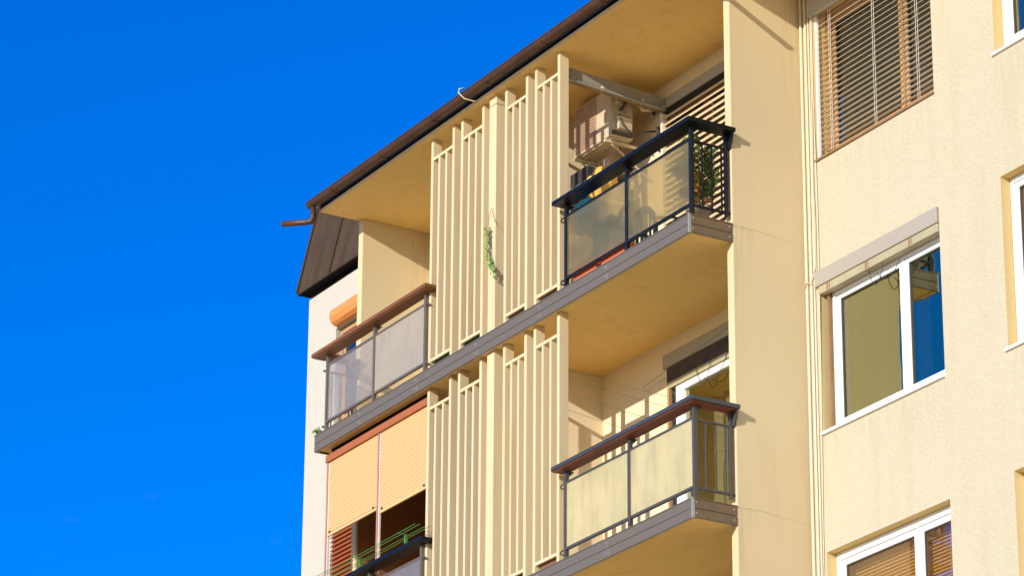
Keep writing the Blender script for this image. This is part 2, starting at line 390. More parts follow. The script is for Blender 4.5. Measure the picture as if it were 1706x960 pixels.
# door sets in the loggias
def loggia_door(x0, x1, z0, z1, frame='pvc', glass='glass', mull=(.36,)):
    y = YB+.0; f = MB(); t = .07
    f.box(x0, x0+t, y, y+.06, z0, z1); f.box(x1-t, x1, y, y+.06, z0, z1)
    f.box(x0+t, x1-t, y, y+.06, z1-t, z1); f.box(x0+t, x1-t, y, y+.06, z0, z0+t)
    for m_ in mull:
        xm = x0+(x1-x0)*m_; f.box(xm-.06, xm+.06, y-.005, y+.055, z0+t, z1-t)
    d = f.make('balcony_door', frame, B, bevel=.006)
    MB().box(x0+t, x1-t, y+.03, y+.04, z0+t, z1-t).make('pane', glass, d)
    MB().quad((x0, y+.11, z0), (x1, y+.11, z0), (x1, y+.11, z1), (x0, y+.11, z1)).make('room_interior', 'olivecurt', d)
    return d
dA = loggia_door(-2.60, -.45, .02, 2.36, 'sillbrown', 'glassw1')
dB = loggia_door(-2.47, -.45, -H+.02, -H+2.13, mull=(.045, .62,))
loggia_door(-2.52, -.45, -2*H+.02, -2*H+2.13)
for z in LV: loggia_door(-6.9, -5.0, z+.02, z+2.2)
# shutter housings over the loggia doors
MB().box(-2.655, -.2, YB-.03, YB+.02, 2.43, 2.555).make('shutter_box', 'box', dA, bevel=.004)
MB().box(-2.62, -.2, YB-.012, YB+.02, 2.362, 2.43).make('blind_slot', 'darkin', dA)
for zz in (-H, -2*H):
    MB().box(-2.68, -.2, YB-.02, YB+.02, zz+2.375, zz+2.525).make('shutter_box', 'box', dB, bevel=.004)
    MB().box(-2.63, -.2, YB-.004, YB+.05, zz+2.215, zz+2.374).make('shutter_roll', 'pipe', dB, bevel=.004)
    MB().box(-2.62, -.2, YB-.010, YB+.05, zz+2.14, zz+2.21).make('shutter_end_bar', 'boxin', dB, bevel=.004)
MB().box(-2.585, -2.555, YB-.03, YB+.01, -H+.02, -H+2.13).make('guide_rail', 'woodframe', dB)
# exterior venetian blind of loggia A
vb = MB()
z = 2.34
while z > .06:
    vb.prism_x([(YB-.052, z-.046), (YB-.049, z-.048), (YB-.024, z), (YB-.027, z+.002)], -2.56, -.22); z -= .075
vb.make('venetian_blind', 'tanslat', dA)
MB().box(-2.60, -2.565, YB-.07, YB-.005, .02, 2.36).make('guide_rail', 'alu', dA)

# slabs with sheet metal fascia
def slab(z, first):
    s = MB().box(XL+.012, XR-.012, .012, YB+.1, z-SL+.022, z-.004)
    o = s.make('balcony_slab', 'ceil', B)
    MB().box(XL+.014, XR-.014, .03, YB, z-.003, z).make('floor_tiles', 'tile', o)
    prof = [(0, 0), (.012, .0), (.012, -SL), (0, -SL), (-.004, -SL+.005), (-.004, -.113), (.004, -.108), (.004, -.104), (-.003, -.099), (-.003, -.014), (-.010, -.010), (-.010, -.001)]
    fm = MB(); fm.prism_x([(y, z+q) for y, q in prof], XL, XR)
    fm.make('front_fascia', 'fascia', o)
    fe = MB(); fe.prism_y([(XR-.0-y, z+q) for y, q in prof], .0, .491); fe.make('end_fascia', 'fascia_end', o)
    fe = MB(); fe.prism_y([(XL+y, z+q) for y, q in prof], .0, .491); fe.make('end_fascia', 'fascia_end', o)
    # vertical laps and rivets
    def rivet(x0, x1, y0, y1, z0, z1): MB().box(x0, x1, y0, y1, z0, z1).make('rivet', 'screw', o)
    x = XL+1.05
    while x < XR-.3:
        MB().box(x, x+.004, -.0065, -.002, z-.085, z-.035).make('sheet_lap', 'galv', o)
        MB().box(x+.02, x+.025, -.0075, -.003, z-SL+.014, z-.125).make('sheet_lap', 'galv', o)
        for zz in (-.05, -.155): rivet(x-.02, x-.010, -.010, -.002, z+zz, z+zz+.01)
        x += 1.27
    for yy in (.03, .45):
        for zz in (-.05, -.155): rivet(XR, XR+.006, yy, yy+.012, z+zz, z+zz+.012)
    MB().box(-.012, .0055, -.0115, .016, z-SL-.002, z+.002).make('corner_strip', 'galv', o)
    # ceiling strip: cream front edge of the underside
    MB().box(XL+.02, XR-.02, .013, .040, z-SL+.001, z-SL+.021).make('drip_edge', 'slat', o)
for k, z in enumerate(LV): slab(z, k == 0)
# roof slab / soffit
sf = MB().box(XL, 9.0, 0.0, YB+.3, ZC, ZC+.11); sf = sf.make('soffit', 'ceil', B)
MB().box(XL, 9.0, -.022, -.0015, ZC-.003, ZC+.026).make('soffit_edge', 'slat', sf)
MB().box(XL-.004, 9.0, -.012, -.005, ZC+.027, ZC+.17).make('roof_fascia', 'black_edge_gap', B)
MB().box(XL-.012, XL-.001, -.01, YB+.2, ZC+.0, ZC+.17).make('roof_fascia', 'roof', B)
MB().prism_x([(-.03, ZC+.17), (-.03, ZC+.19), (6, TOP+.7), (6, TOP+.6)], XL-.03, 9.3).make('roof', 'roof', B)
# wing roof part in front of wing is above picture: keep the soffit only over the loggias, wing wall rises behind it
# gutter: half round along x
gm = MB(); cy, cz, r_ = -.115, ZC+.088, .060; n = 14
prof = [(cy+r_*math.cos(a), cz+r_*math.sin(a)) for a in [math.pi+math.pi*i/n for i in range(n+1)]]
prof = prof+[(cy+(r_-.006)*math.cos(a), cz+(r_-.006)*math.sin(a)) for a in [2*math.pi-math.pi*i/n for i in range(n+1)]]
gm.prism_x(prof, XL-.05, 9.3)
gut = gm.make('gutter', 'gutter', B)
MB().tube([(XL-.05, cy-r_, cz+.004), (9.3, cy-r_, cz+.004)], .009, 8).make('gutter_bead', 'gutter', gut)
for x in [XL+.5+1.15*i for i in range(14)]:
    b_ = MB()
    pr_ = [(cy+(r_+.008)*math.cos(a), cz+(r_+.008)*math.sin(a)) for a in [math.pi+math.pi*i/n for i in range(n+1)]]
    pr_ += [(cy+(r_+.0005)*math.cos(a), cz+(r_+.0005)*math.sin(a)) for a in [2*math.pi-math.pi*i/n for i in range(n+1)]]
    b_.prism_x(pr_, x, x+.04).make('gutter_strap', 'gutter', gut)
MB().prism_x([(cy+r_*math.cos(a), cz+r_*math.sin(a)) for a in [math.pi+math.pi*i/n for i in range(n+1)]], XL-.056, XL-.049).make('end_cap', 'gutter', gut)
# left spout
p0 = (XL+.02, cy, cz-r_); 
MB().tube([p0, (XL+.02, cy, 2.62), (XL+.0, cy-.01, 2.585), (XL-.04, cy-.05, 2.582), (XL-.23, cy-.27, 2.578)], .036, 12).make('spout', 'gutter', gut, smooth=True)
# right spout, whose shadow crosses the fin
MB().tube([(.04, cy, cz-r_), (.04, cy, 2.70), (.08, cy-.01, 2.68), (.56, cy-.12, 2.52)], .030, 12).make('spout', 'gutter', gut, smooth=True)
# mansard at the left
mp = [(1.235, 2.943), (1.228, 2.985), (1.50, 4.22), (2.4, 4.45), (2.4, 2.95)]
ms = MB().prism_x(mp, -10.56, XL-.02).make('mansard_roof', 'roof', B)
for x in (-10.56, -9.72, -8.88, -8.04):
    MB().prism_x([(1.215, 2.96), (1.205, 2.97), (1.480, 4.225), (1.499, 4.225)], x, x+.035).make('standing_seam', 'roof', ms)
MB().box(-10.555, XL-.02, 1.2345, 1.2455, 2.925, 2.96).box(-10.55, XL-.02, 1.2455, YW+.05, 2.936, 2.942).make('drip_edge', 'black_edge_gap', ms)

# slat screens
SY0, SY1 = .067, .175
panels = [(-5.164, -4.655), (-4.515, -4.02), (-3.588, -3.115), (-2.979, -2.475)]
def screen(z, ztop):
    for i, (a, b) in enumerate(panels):
        w_ = .047
        zl, zh = z+.112, ztop-.225
        o = MB().box(a+w_, b-w_, SY0+.003, SY0+.045, zh-.035, zh).make('slat_screen', 'slat', B, bevel=.002)
        MB().box(a+w_, b-w_, SY0+.003, SY0+.026, zl, zl+.035).make('bottom_rail', 'slat', o, bevel=.002)
        for k in range(4):
            x = a+(b-a-w_)*k/3
            tall = k in (0, 3)
            jx = random.uniform(-.003, .003); 
            MB().box(x+(jx if not tall else 0), x+w_-(.012 if not tall else 0), SY0+(0 if tall else .004), SY1 if tall else SY1-.03, z+(.001 if tall else .147+random.uniform(-.002, .002)), ztop-.0015 if tall else zh-.036).make('slat', 'slat', o, bevel=.0025)
    MB().box(-3.889, -3.745, SY0-.012, .189, z+.001, ztop-.0015).make('screen_post', 'slat', B, bevel=.004)
screen(0, ZC); screen(-H, -SL+.020); screen(-2*H, -H-SL+.020)
MB().box(-3.893, -3.741, SY0-.016, .185, ZC-.112, ZC-.102).make('post_joint', 'boxin', B)

# windows of the wing
def wing_window(x0, x1, z0, z1, mull, frame='pvc', glass='glass', fd=.10, stile=.075, interior='olivecurt', sash=True):
    y = YW+fd; f = MB(); t = stile
    f.box(x0, x0+t*.5, y-.01, y+.06, z0, z1).box(x1-t*.5, x1, y-.01, y+.06, z0, z1)
    f.box(x0+t*.5, x1-t*.5, y-.01, y+.06, z1-t*.6, z1).box(x0+t*.5, x1-t*.5, y-.01, y+.06, z0, z0+t*.6)
    w_ = f.make('window', frame, B, bevel=.005)
    xm = x0+(x1-x0)*mull; edges = [(x0+t*.5+.002, xm-.012), (xm+.012, x1-t*.5-.002)]
    MB().box(xm-.012, xm+.012, y-.002, y+.055, z0+t*.6, z1-t*.6).make('mullion', frame, w_)
    for a, b in edges:
        s = MB(); za, zb = z0+t*.6+.002, z1-t*.6-.002; q = .058
        s.box(a, a+q, y+.006, y+.05, za, zb).box(b-q, b, y+.006, y+.05, za, zb)
        s.box(a+q, b-q, y+.006, y+.05, zb-q, zb).box(a+q, b-q, y+.006, y+.05, za, za+q)
        s.make('sash', frame, w_, bevel=.007)
        MB().box(a+q, b-q, y+.030, y+.036, za+q, zb-q).make('pane', glass, w_)
        if glass == 'glass':
            cu = MB(); cp = []; rc = random.Random(int(a*100))
            cx = a+q
            while cx < a+q+.20: cp.append((cx, y+.085+.018*math.sin(cx*95)+rc.uniform(-.006, .006))); cx += .012
            for (xa_, ya_), (xb_, yb_) in zip(cp, cp[1:]): cu.quad((xa_, ya_, za), (xb_, yb_, za), (xb_, yb_, zb), (xa_, ya_, zb))
            cu.make('pane_reflection', 'pane_reflection', w_)  # pale pleats added to draw double reflections along the pane edge
        MB().box(a+q, a+q+.012, y+.018, y+.030, za+q, zb-q).box(b-q-.008, b-q, y+.018, y+.030, za+q, zb-q).box(a+q+.012, b-q-.008, y+.018, y+.030, zb-q-.010, zb-q).make('gasket', 'wire', w_)
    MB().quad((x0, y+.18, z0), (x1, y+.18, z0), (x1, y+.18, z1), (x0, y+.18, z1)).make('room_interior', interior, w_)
    return w_
def venetian(x0, x1, z0, z1, y, pitch, width, tilt, mat, parent, tapes, r=.0012):
    vb = MB(); z = z1-.03
    i = 0
    while z > z0+.03:
        tt = tilt[0]+(tilt[1]-tilt[0])*(1-(z-z0)/(z1-z0)); dz = math.sin(tt)*width/2; dy = math.cos(tt)*width/2
        jit = random.uniform(-.0015, .0015)
        vb.prism_x([(y-dy, z-dz+jit), (y, z+.003+jit), (y+dy, z+dz+jit), (y+dy, z+dz+.0016+jit), (y, z+.005+jit), (y-dy, z-dz+.0016+jit)], x0, x1)
        z -= pitch
    vb.box(x0, x1, y-width*.4, y+width*.4, z0+.004, z0+.022)
    o = vb.make('venetian_blind', mat, parent)
    c = MB()
    for tx in tapes:
        c.box(tx-.002, tx+.002, y-width*.55, y-width*.5, z0+.01, z1).box(tx+.028, tx+.032, y-width*.55, y-width*.5, z0+.01, z1)
    c.make('ladder_cord', mat, parent)
    return o
# W1 top: brown window behind an outside venetian blind
w1 = wing_window(colA[0], colA[1], .772, 2.40, .655, 'woodframe', 'glassw1', .16, .16, 'olivecurt')
venetian(colA[0]+.03, colA[1]-.004, .79, 2.37, YW+.055, .0585, .050, (R(40), R(10)), 'alu', w1, (.44, 1.15, 1.83))
MB().box(colA[0]+.002, colA[0]+.022, YW+.02, YW+.05, .775, 2.40).make('guide_rail', 'pvc', w1)
MB().box(colA[0]-.045, colA[1]+.0, YW-.03, YW+.02, 2.33, 2.50).make('shutter_box', 'box', w1, bevel=.004)
MB().box(colA[0]-.01, colA[1]+.006, YW-.022, YW+.15, .752, .774).make('sill', 'sillbrown', w1, bevel=.003)
# W2 middle: white window, grey box
w2 = wing_window(colA[0]+.075, colA[1], -2.035, -.60, .615, 'pvc', 'glass', .10, .085, 'darkin')
MB().box(colA[0]-.045, colA[1]+.004, YW-.032, YW+.02, -.555, -.398).make('shutter_box', 'box', w2, bevel=.004)
MB().box(colA[0]+.0, colA[1]-.002, YW-.018, YW+.05, -.640, -.556).make('shutter_end_bar', 'boxin', w2, bevel=.005)
MB().box(colA[0]+.02, colA[1]-.002, YW+.055, YW+.12, -.602, -.52).make('head_track', 'woodframe', w2)
MB().box(colA[0]+.050, colA[0]+.066, YW+.05, YW+.09, -2.035, -.62).make('guide_rail', 'sillbrown', w2)
MB().box(colA[0]-.015, colA[1]+.004, YW-.028, YW+.09, -2.066, -2.036).make('sill', 'pvc', w2, bevel=.004)
cl = MB()
for x in (.36, .98, 1.66): cl.box(x, x+.022, YW-.022, YW-.012, -.632, -.566).box(x+.04, x+.05, YW-.022, YW-.012, -.632, -.566)
cl.make('clip', 'sillbrown', w2)
# W3 lower: white window, deep reveal, inner ochre blind
for q in range(0, 4):
    zb, zt = -4.93-q*H, -3.222-q*H
    w3 = wing_window(colA[0]+.004, colA[1]-.004, zb+.03, zt-.003, .665, 'pvc', 'glassin', .115, .12, 'ochreblind')
    if q == 0: venetian(colA[0]+.12, colA[1]-.1, zb+.12, zt-.14, YW+.24, .034, .030, (R(50), R(55)), 'ochreblind', w3, (.7, 1.15, 1.8))
    MB().box(colA[0]-.02, colA[1]+.02, YW-.028, YW+.11, zb-.03, zb).make('sill', 'pvc', w3, bevel=.004)
    w4 = wing_window(colR[0]+.004, colR[1]-.004, zb+.03, zt-.003, .5, 'pvc', 'glassin', .115, .10, 'ochreblind')
    MB().box(colR[0]-.02, colR[1]+.02, YW-.028, YW+.11, zb-.03, zb).make('sill', 'pvc', w4, bevel=.004)
r1 = wing_window(colR[0]+.004, colR[1]-.004, .83, 2.44, .5, 'pvc', 'glass', .12, .13, 'darkin')
MB().box(colR[0]-.03, colR[1]+.02, YW-.028, YW+.11, .775, .80).make('sill', 'pvc', r1, bevel=.004)
r2 = wing_window(colR[0]+.004, colR[1]-.004, -2.04, -.432, .5, 'pvc', 'glassin', .115, .075, 'ochreblind')
venetian(colR[0]+.1, colR[1]-.1, -1.96, -.5, YW+.24, .05, .045, (R(50), R(50)), 'ochreblind', r2, (3.4,))
MB().box(colR[0]-.03, colR[1]+.02, YW-.028, YW+.11, -2.105, -2.076).make('sill', 'pvc', r2, bevel=.004)
# windows of the white wall
def left_window(z, open_):
    wx = wing_window(-9.70, -8.22, z+.0, z+1.23, .30, 'woodframe', 'glassin', .06, .10, 'boxin')
    return wx
lw = left_window(1.0, True)
hw = MB(); 
pr_ = [(YW, 2.25), (YW, 2.47), (YW-.07, 2.47), (YW-.115, 2.44), (YW-.135, 2.39), (YW-.13, 2.33), (YW-.105, 2.28), (YW-.06, 2.25)]
hw.prism_x(pr_, -9.66, -8.1); hb = hw.make('shutter_hood', 'orange', lw, bevel=.006)
lw2 = left_window(1.0-H, False)
sh = MB()
z = 1.0-H+1.5
while z > 1.0-H-.6:
    sh.prism_x([(YW-.05, z-.05), (YW-.06, z-.045), (YW-.03, z), (YW-.02, z)], -9.62, -8.2); z -= .055
sh.box(-9.64, -8.18, YW-.018, YW-.004, 1.0-H-.62, 1.0-H+1.52)
sh.make('louvred_shutter', 'redshut', lw2)

# ------------------------------------------------------------ railings
def railing(z, xa, xb, posts, capm, railm, glasses, right_ret, left_ret, under=None, capx=None, retbars=True):
    r = MB(); y = .05
    zt, zb = z+.80, z+.118
    r.box(xa, xb, y-.012, y+.012, zt-.012, zt+.012).box(xa, xb, y-.016, y+.014, zb-.014, zb+.014)
    if right_ret: r.box(-.04, -.020, y+.012, .47, zt-.03, zt-.010).box(-.045, -.020, y+.014, .49, zb-.020, zb+.002)
    if left_ret: r.box(XL+.035, XL+.055, y+.012, .47, zt-.03, zt-.010).box(XL+.035, XL+.055, y+.014, .49, zb-.020, zb+.002)
    o = r.make('railing', railm, B, bevel=.002)
    for i, px in enumerate(posts):
        MB().box(px-.018, px+.018, y-.020, y+.022, z+.004, z+.928).make('post', railm, o, bevel=.003)
        MB().prism_x([(y+.022, z+.925), (y+.022, z+.86), (y+.09, z+.925)], px-.006, px+.006).make('cap_bracket', railm, o)
    for (ga, gb, gm_) in glasses:
        MB().box(ga, gb, y-.006, y+.003, zb+.010, zt-.010).make('glass_panel', gm_, o)
    if right_ret or left_ret:
        sx = -.03 if right_ret else XL+.045
        for yy in (.172, .283, .395):
            MB().box(sx-.007, sx+.007, yy-.007, yy+.007, zb, zt-.02).make('baluster', railm, o)
        MB().box(sx-.015, sx+.020, .43, .455, z+.06, z+.93).make('end_post', railm, o, bevel=.002)
        MB().prism_y([(sx-.02, z+.93), (sx+.085, z+.93), (sx+.075, z+.86), (sx+.03, z+.78), (sx-.02, z+.78)], .462, .486).make('cap_bracket', railm, o)
    ca, cb = capx
    zc = z+.932; th = .042
    c = MB()
    if right_ret:
        c.prism_z([(ca, -.06), (cb, -.06), (cb, .49), (cb-.17, .49), (cb-.17, .11), (ca, .11)], zc, zc+th)
    elif left_ret:
        c.prism_z([(ca, -.06), (cb, -.06), (cb, .11), (ca+.17, .11), (ca+.17, .49), (ca, .49)], zc, zc+th)
    cap = c.make('rail_cap', capm, o, bevel=.004)
    if under:
        u = MB()
        if right_ret: u.box(ca+.012, cb-.02, -.045, .10, zc-.012, zc-.0005).box(cb-.155, cb-.02, .101, .44, zc-.012, zc-.0005)
        else: u.box(ca+.02, cb-.012, -.045, .10, zc-.012, zc-.0005)
        u.make('cap_underside', under, cap)
    # little U hooks tying rails to the screen
    hx = xa if right_ret else xb; sg = -1 if right_ret else 1
    for zz in (zt-.02, zb-.02):
        MB().tube([(hx, y, zz+.02), (hx+sg*.06, y-.015, zz+.01), (hx+sg*.085, y-.01, zz-.005), (hx+sg*.08, y+.01, zz-.018), (hx+sg*.02, y+.02, zz-.012)], .008, 6).make('rail_hook', railm, o)
    return o
gA = [(-2.293, -1.193, 'frostA'), (-1.155, -.052, 'frostA')]; gBr = [(-2.293, -1.193, 'frostB'), (-1.155, -.052, 'frostB')]
railing(0, -2.32, -.03, (-2.312, -1.174, -.035), 'capblue', 'black', gA, True, False, None, (-2.43, .09))
railing(-H, -2.32, -.03, (-2.312, -1.150, -.035), 'capgrey', 'steel', gBr, True, False, 'woodred', (-2.43, .09))
railing(-2*H, -2.32, -.03, (-2.312, -1.174, -.035), 'capgrey', 'steel', gBr, True, False, 'woodred', (-2.43, .09))
PL = (XL+.18, -6.33, -5.19)
railing(0, XL+.18, -5.19, PL, 'woodcap', 'brownrail', [(-7.40, -6.35, 'frostL'), (-6.31, -5.21, 'frostG')], False, True, 'woodcap', (XL-.03, -5.03))
railing(-H, XL+.18, -5.19, PL, 'capblue', 'brownrail', [(-7.40, -6.35, 'frostL'), (-6.31, -5.21, 'frostL')], False, True, None, (XL+.10, -5.03))
railing(-2*H, XL+.18, -5.19, PL, 'woodcap', 'brownrail', [(-7.40, -6.35, 'frostL'), (-6.31, -5.21, 'frostL')], False, True, None, (XL-.03, -5.03))

# ------------------------------------------------------------ roller blinds closing the lower left balcony
MB().box(-7.46, -5.18, .14, .16, -.30, -SL+.02).make('header_gap_shade', 'black_edge_gap', B)  # black box painted in as the shadow gap above the blind header
rb = MB().box(-7.47, -5.175, .07, .139, -.35, -.268).make('blind_header', 'redbox', B, bevel=.003)
def rollblind(x0, x1, zt, zb):
    m_ = MB(); z = zt; p = .036; row = 0
    while z > zb:
        z2 = max(z-p+.004, zb)
        m_.prism_x([(.104, z), (.098, z-.004), (.094, (z+z2)/2), (.098, z2+.004), (.104, z2), (.108, z2), (.108, z)], x0, x1)
        if z2 > zb:
            m_.box(x0, x1, .1005, .1035, z2-.0045, z2)
        z -= p
    o = m_.make('roller_blind', 'blind', B)
    MB().box(x0, x1, .09, .112, zb-.03, zb-.002).make('bottom_bar', 'blind', o, bevel=.002)
    for px in (x0+.06, x1-.06): MB().box(px-.012, px+.012, .082, .090, zb+.0, zb+.024).make('stop_knob', 'wire', o)
rollblind(-7.425, -6.30, -.352, -1.19); rollblind(-6.225, -5.185, -.352, -1.25)
for x in (-7.462, -6.285):
    MB().box(x, x+.028, .085, .118, -H+.9, -.352).make('blind_guide', 'pinkpost', B, bevel=.002)
    MB().box(x+.031, x+.047, .095, .118, -H+.9, -.352).make('guide_channel', 'alu', B)

MB().box(XL+.101, XL+.112, .52, YB-.003, -H+.002, -SL-.01).make('inner_shade_lining', 'shade_lining', B)  # brown sheets added to paint the blind-shaded loggia dark
MB().box(XL+.113, -3.982, YB-.012, YB-.001, -H+.9, -SL-.01).make('inner_shade_lining', 'shade_lining', B)
MB().box(-3.992, -3.981, .2, YB-.013, -H+.01, -SL-.01).make('inner_shade_lining', 'shade_lining', B)
# conduits at the inner corner of the wing
for (x, r_) in ((.040, .016), (.112, .012), (.155, .010)):
    MB().tube([(x, YW-r_-.002, GZ), (x, YW-r_-.002, TOP)], r_, 10).make('conduit', 'cable', B, smooth=True)

# ------------------------------------------------------------ loose things
# awning / side screen beam under the soffit of the top loggia
aw = thing('side_awning', (-2.6, .8, 2.45), 'retracted grey awning cassette hung under the top loggia ceiling above the air conditioner', 'awning')
def slant_box(x0, x1, y0, y1, za0, za1, h):  # z bottom goes za0->za1
    return MB().add([(x0, y0, za0), (x1, y0, za0), (x1, y1, za1), (x0, y1, za1), (x0, y0, za0+h), (x1, y0, za0+h), (x1, y1, za1+h), (x0, y1, za1+h)],
        [(0, 3, 2, 1), (4, 5, 6, 7), (0, 1, 5, 4), (1, 2, 6, 5), (2, 3, 7, 6), (3, 0, 4, 7)])
slant_box(-2.66, -2.56, .19, 1.42, 2.50, 2.43, .115).make('cassette', 'galv', aw, bevel=.004)
slant_box(-2.555, -2.525, .19, 1.42, 2.455, 2.385, .022).make('front_bar', 'galv', aw, bevel=.003)
slant_box(-2.64, -2.56, .20, 1.41, 2.475, 2.405, .022).make('rolled_fabric', 'sillbrown', aw)
for y in (.25, .62, 1.12, 1.38): slant_box(-2.57, -2.53, y, y+.02, 2.47-.06*y, 2.47-.06*y, .05).make('bracket', 'bracket', aw)
# air conditioner
ax0, ax1, ay0, ay1, az0, az1 = -3.53, -2.80, .89, 1.17, 2.085, 2.645
ac = thing('air_conditioner', ((ax0+ax1)/2, 1.1, az0), 'aged white outdoor air conditioner unit on wall brackets in the top loggia', 'air conditioner')
body = MB().box(ax0, ax1, ay0, ay1, az0, az1).make('casing', 'acwhite', ac, bevel=.012)
gr = MB().box(ax0+.02, ax0+.45, ay0-.004, ay0-.0005, az0+.02, az1-.02)
for i in range(17): gr.box(ax0+.03, ax0+.44, ay0-.014, ay0-.004, az0+.04+i*.03, az0+.046+i*.03)
gr.box(ax0+.44, ax0+.452, ay0-.013, ay0-.001, az0+.02, az1-.02)
gr.make('fan_grille', 'grille', ac)
pn = MB().box(ax0+.02, ax1-.02, ay0+.03, ay1-.03, az0-.012, az0-.001)
pn.box(ax0+.05, ax1-.2, ay0+.08, ay0+.1, az0-.022, az0-.012).box(ax0+.05, ax1-.2, ay1-.11, ay1-.09, az0-.022, az0-.012).make('base_tray', 'bracket', ac, bevel=.003)
MB().prism_y([(ax1, az0+.06), (ax1+.05, az0+.09), (ax1+.055, az0+.22), (ax1, az0+.27)], ay0+.07, ay1-.04).make('valve_cover', 'acwhite', ac, bevel=.006)
MB().prism_y([(ax1, az0+.36), (ax1+.04, az0+.38), (ax1+.045, az0+.47), (ax1, az0+.5)], ay0+.05, ay1-.12).make('handle_recess', 'acwhite', ac, bevel=.006)
for x in (ax0+.05, ax1-.09):
    MB().box(x, x+.035, ay0-.03, YB-.002, az0-.055, az0-.023).make('bracket_arm', 'bracket', ac, bevel=.003)
    MB().tube([(x+.017, ay0+.05, az0-.055), (x+.017, YB-.01, az0-.38)], .012, 8).make('bracket_strut', 'bracket', ac)
MB().tube([(ax1+.03, 1.0, az0+.3), (ax1+.09, 1.05, az0+.42), (ax1+.07, 1.15, az0+.5), (ax1+.05, 1.3, az0+.45), (ax1+.08, 1.42, az0+.30), (ax1+.1, 1.44, az0-.1)], .018, 8).make('pipe', 'pipe', ac, smooth=True)
MB().tube([(ax1+.03, .98, az0+.25), (ax1+.07, 1.0, az0+.12), (ax1+.09, 1.1, az0+.02), (ax1+.06, 1.25, az0+.1), (ax1+.03, 1.43, az0+.16)], .010, 8).make('pipe', 'pipe', ac, smooth=True)
MB().tube([(ax1+.02, 1.12, az1-.05), (ax1+.10, 1.14, az1-.1), (ax1+.14, 1.2, az1-.25), (ax1+.10, 1.35, az1-.2), (ax1+.09, 1.44, az1-.12)], .024, 8).make('lagged_pipe', 'bracket', ac, smooth=True)
MB().prism_y([(ax1, az0+.02), (ax1+.03, az0+.03), (ax1+.035, az0+.055), (ax1, az0+.058)], ay0+.02, ay1-.02).make('side_trim', 'wire', ac)
MB().box(ax1+.0005, ax1+.004, ay0+.10, ay0+.2, az0+.29, az0+.34).make('rating_plate', 'grille', ac)
MB().box(ax1+.06, ax1+.2, YB-.06, YB-.002, az0+.18, az0+.45).make('junction_box', 'acwhite', ac, bevel=.006)
MB().tube([(ax1-.16, 1.1, az0-.02), (ax1-.14, 1.15, az0-.15), (ax1-.2, 1.3, az0-.3), (ax1-.2, 1.43, az0-.5)], .009, 6).make('drain_hose', 'redshut', ac, smooth=True)
# dark cupboard with shelf to the left of the unit, behind the screen
sv = thing('metal_shelf', (-3.0, 1.2, 0), 'dark storage rack with boxes behind the slats under the air conditioner', 'shelf')
for zz in (1.78, 1.50, .9): MB().box(-3.82, -3.0, .95, 1.35, zz, zz+.02).make('shelf_board', 'galv', sv)
for x in (-3.82, -3.03):
    for y in (.95, 1.32): MB().box(x, x+.03, y, y+.03, .003, 1.9).make('upright', 'galv', sv)
o = MB().box(-3.75, -3.40, .98, 1.3, 1.81, 1.99).make('storage_crate', 'darkcloth', None, bevel=.01); rebase(o, (-3.57, 1.14, 1.80)); tag(o, 'dark crate on the upper board of the rack below the air conditioner', 'crate')
o = MB().box(-3.7, -3.1, .98, 1.3, 1.521, 1.70).make('storage_box', 'darkin', None, bevel=.01); rebase(o, (-3.4, 1.14, 1.52)); tag(o, 'dark box on the lower board of the rack below the air conditioner', 'box')
bm = bmesh.new(); bmesh.ops.create_icosphere(bm, subdivisions=4, radius=1)
for v in bm.verts:
    n_ = mnoise.noise(v.co*1.7)*.28+mnoise.noise(v.co*5)*.12
    v.co *= (1+n_); v.co.x *= .17; v.co.y *= .15; v.co.z *= .20
    v.co += Vector((0, 0, .20))
me = bpy.data.meshes.new('cloth_sack'); bm.to_mesh(me); bm.free(); me.materials.append(M['yellow'])
for p in me.polygons: p.use_smooth = True
o = bpy.data.objects.new('cloth_sack', me); C.objects.link(o); o.location = (-3.10, .98, 1.44)
tag(o, 'crumpled yellow cloth sack just below the air conditioner, beside the rack', 'sack')
# sack rests on a wall bracket
o = MB().box(-3.32, -2.94, .82, YB-.003, 1.395, 1.42).make('wall_board', 'bracket', None); rebase(o, (-3.13, YB, 1.40)); tag(o, 'narrow cream board fixed to the wall, carrying the yellow sack', 'shelf')

# big blue tarpaulin-covered heap behind the top glass
def blob(name, mat, c, r, label, cat, seed=0, amp=.25):
    bm = bmesh.new(); bmesh.ops.create_icosphere(bm, subdivisions=4, radius=1)
    for v in bm.verts:
        n_ = mnoise.noise(v.co*1.9+Vector((seed, 0, 0)))*amp+mnoise.noise(v.co*6)*.08
        v.co *= 1+n_; v.co = Vector((v.co.x*r[0], v.co.y*r[1], max(v.co.z, -.96)*r[2]+r[2]*.96))
    me = bpy.data.meshes.new(name); bm.to_mesh(me); bm.free(); me.materials.append(M[mat])
    for p in me.polygons: p.use_smooth = True
    o = bpy.data.objects.new(name, me); C.objects.link(o); o.location = c; return tag(o, label, cat)
blob('tarpaulin_heap', 'bluebag', (-1.95, .36, .01), (.34, .16, .34), 'blue tarpaulin heap blurred behind the left glass panel of the top right balcony', 'tarpaulin', 3)
o = MB().prism_x([(.12, .86), (.12, .93), (.30, .95), (.30, .84)], -2.28, -2.02).make('storage_tub', 'cyan', None, bevel=.01)
MB().prism_z([(-2.26, .14), (-2.04, .14), (-2.04, .28), (-2.26, .28)], .60, .85).make('tub_stand', 'bluebag', None)
bpy.data.objects['tub_stand'].parent = o
rebase_pt = None
tag(o, 'small cyan plastic tub glinting under the left end of the blue-black rail cap', 'tub')
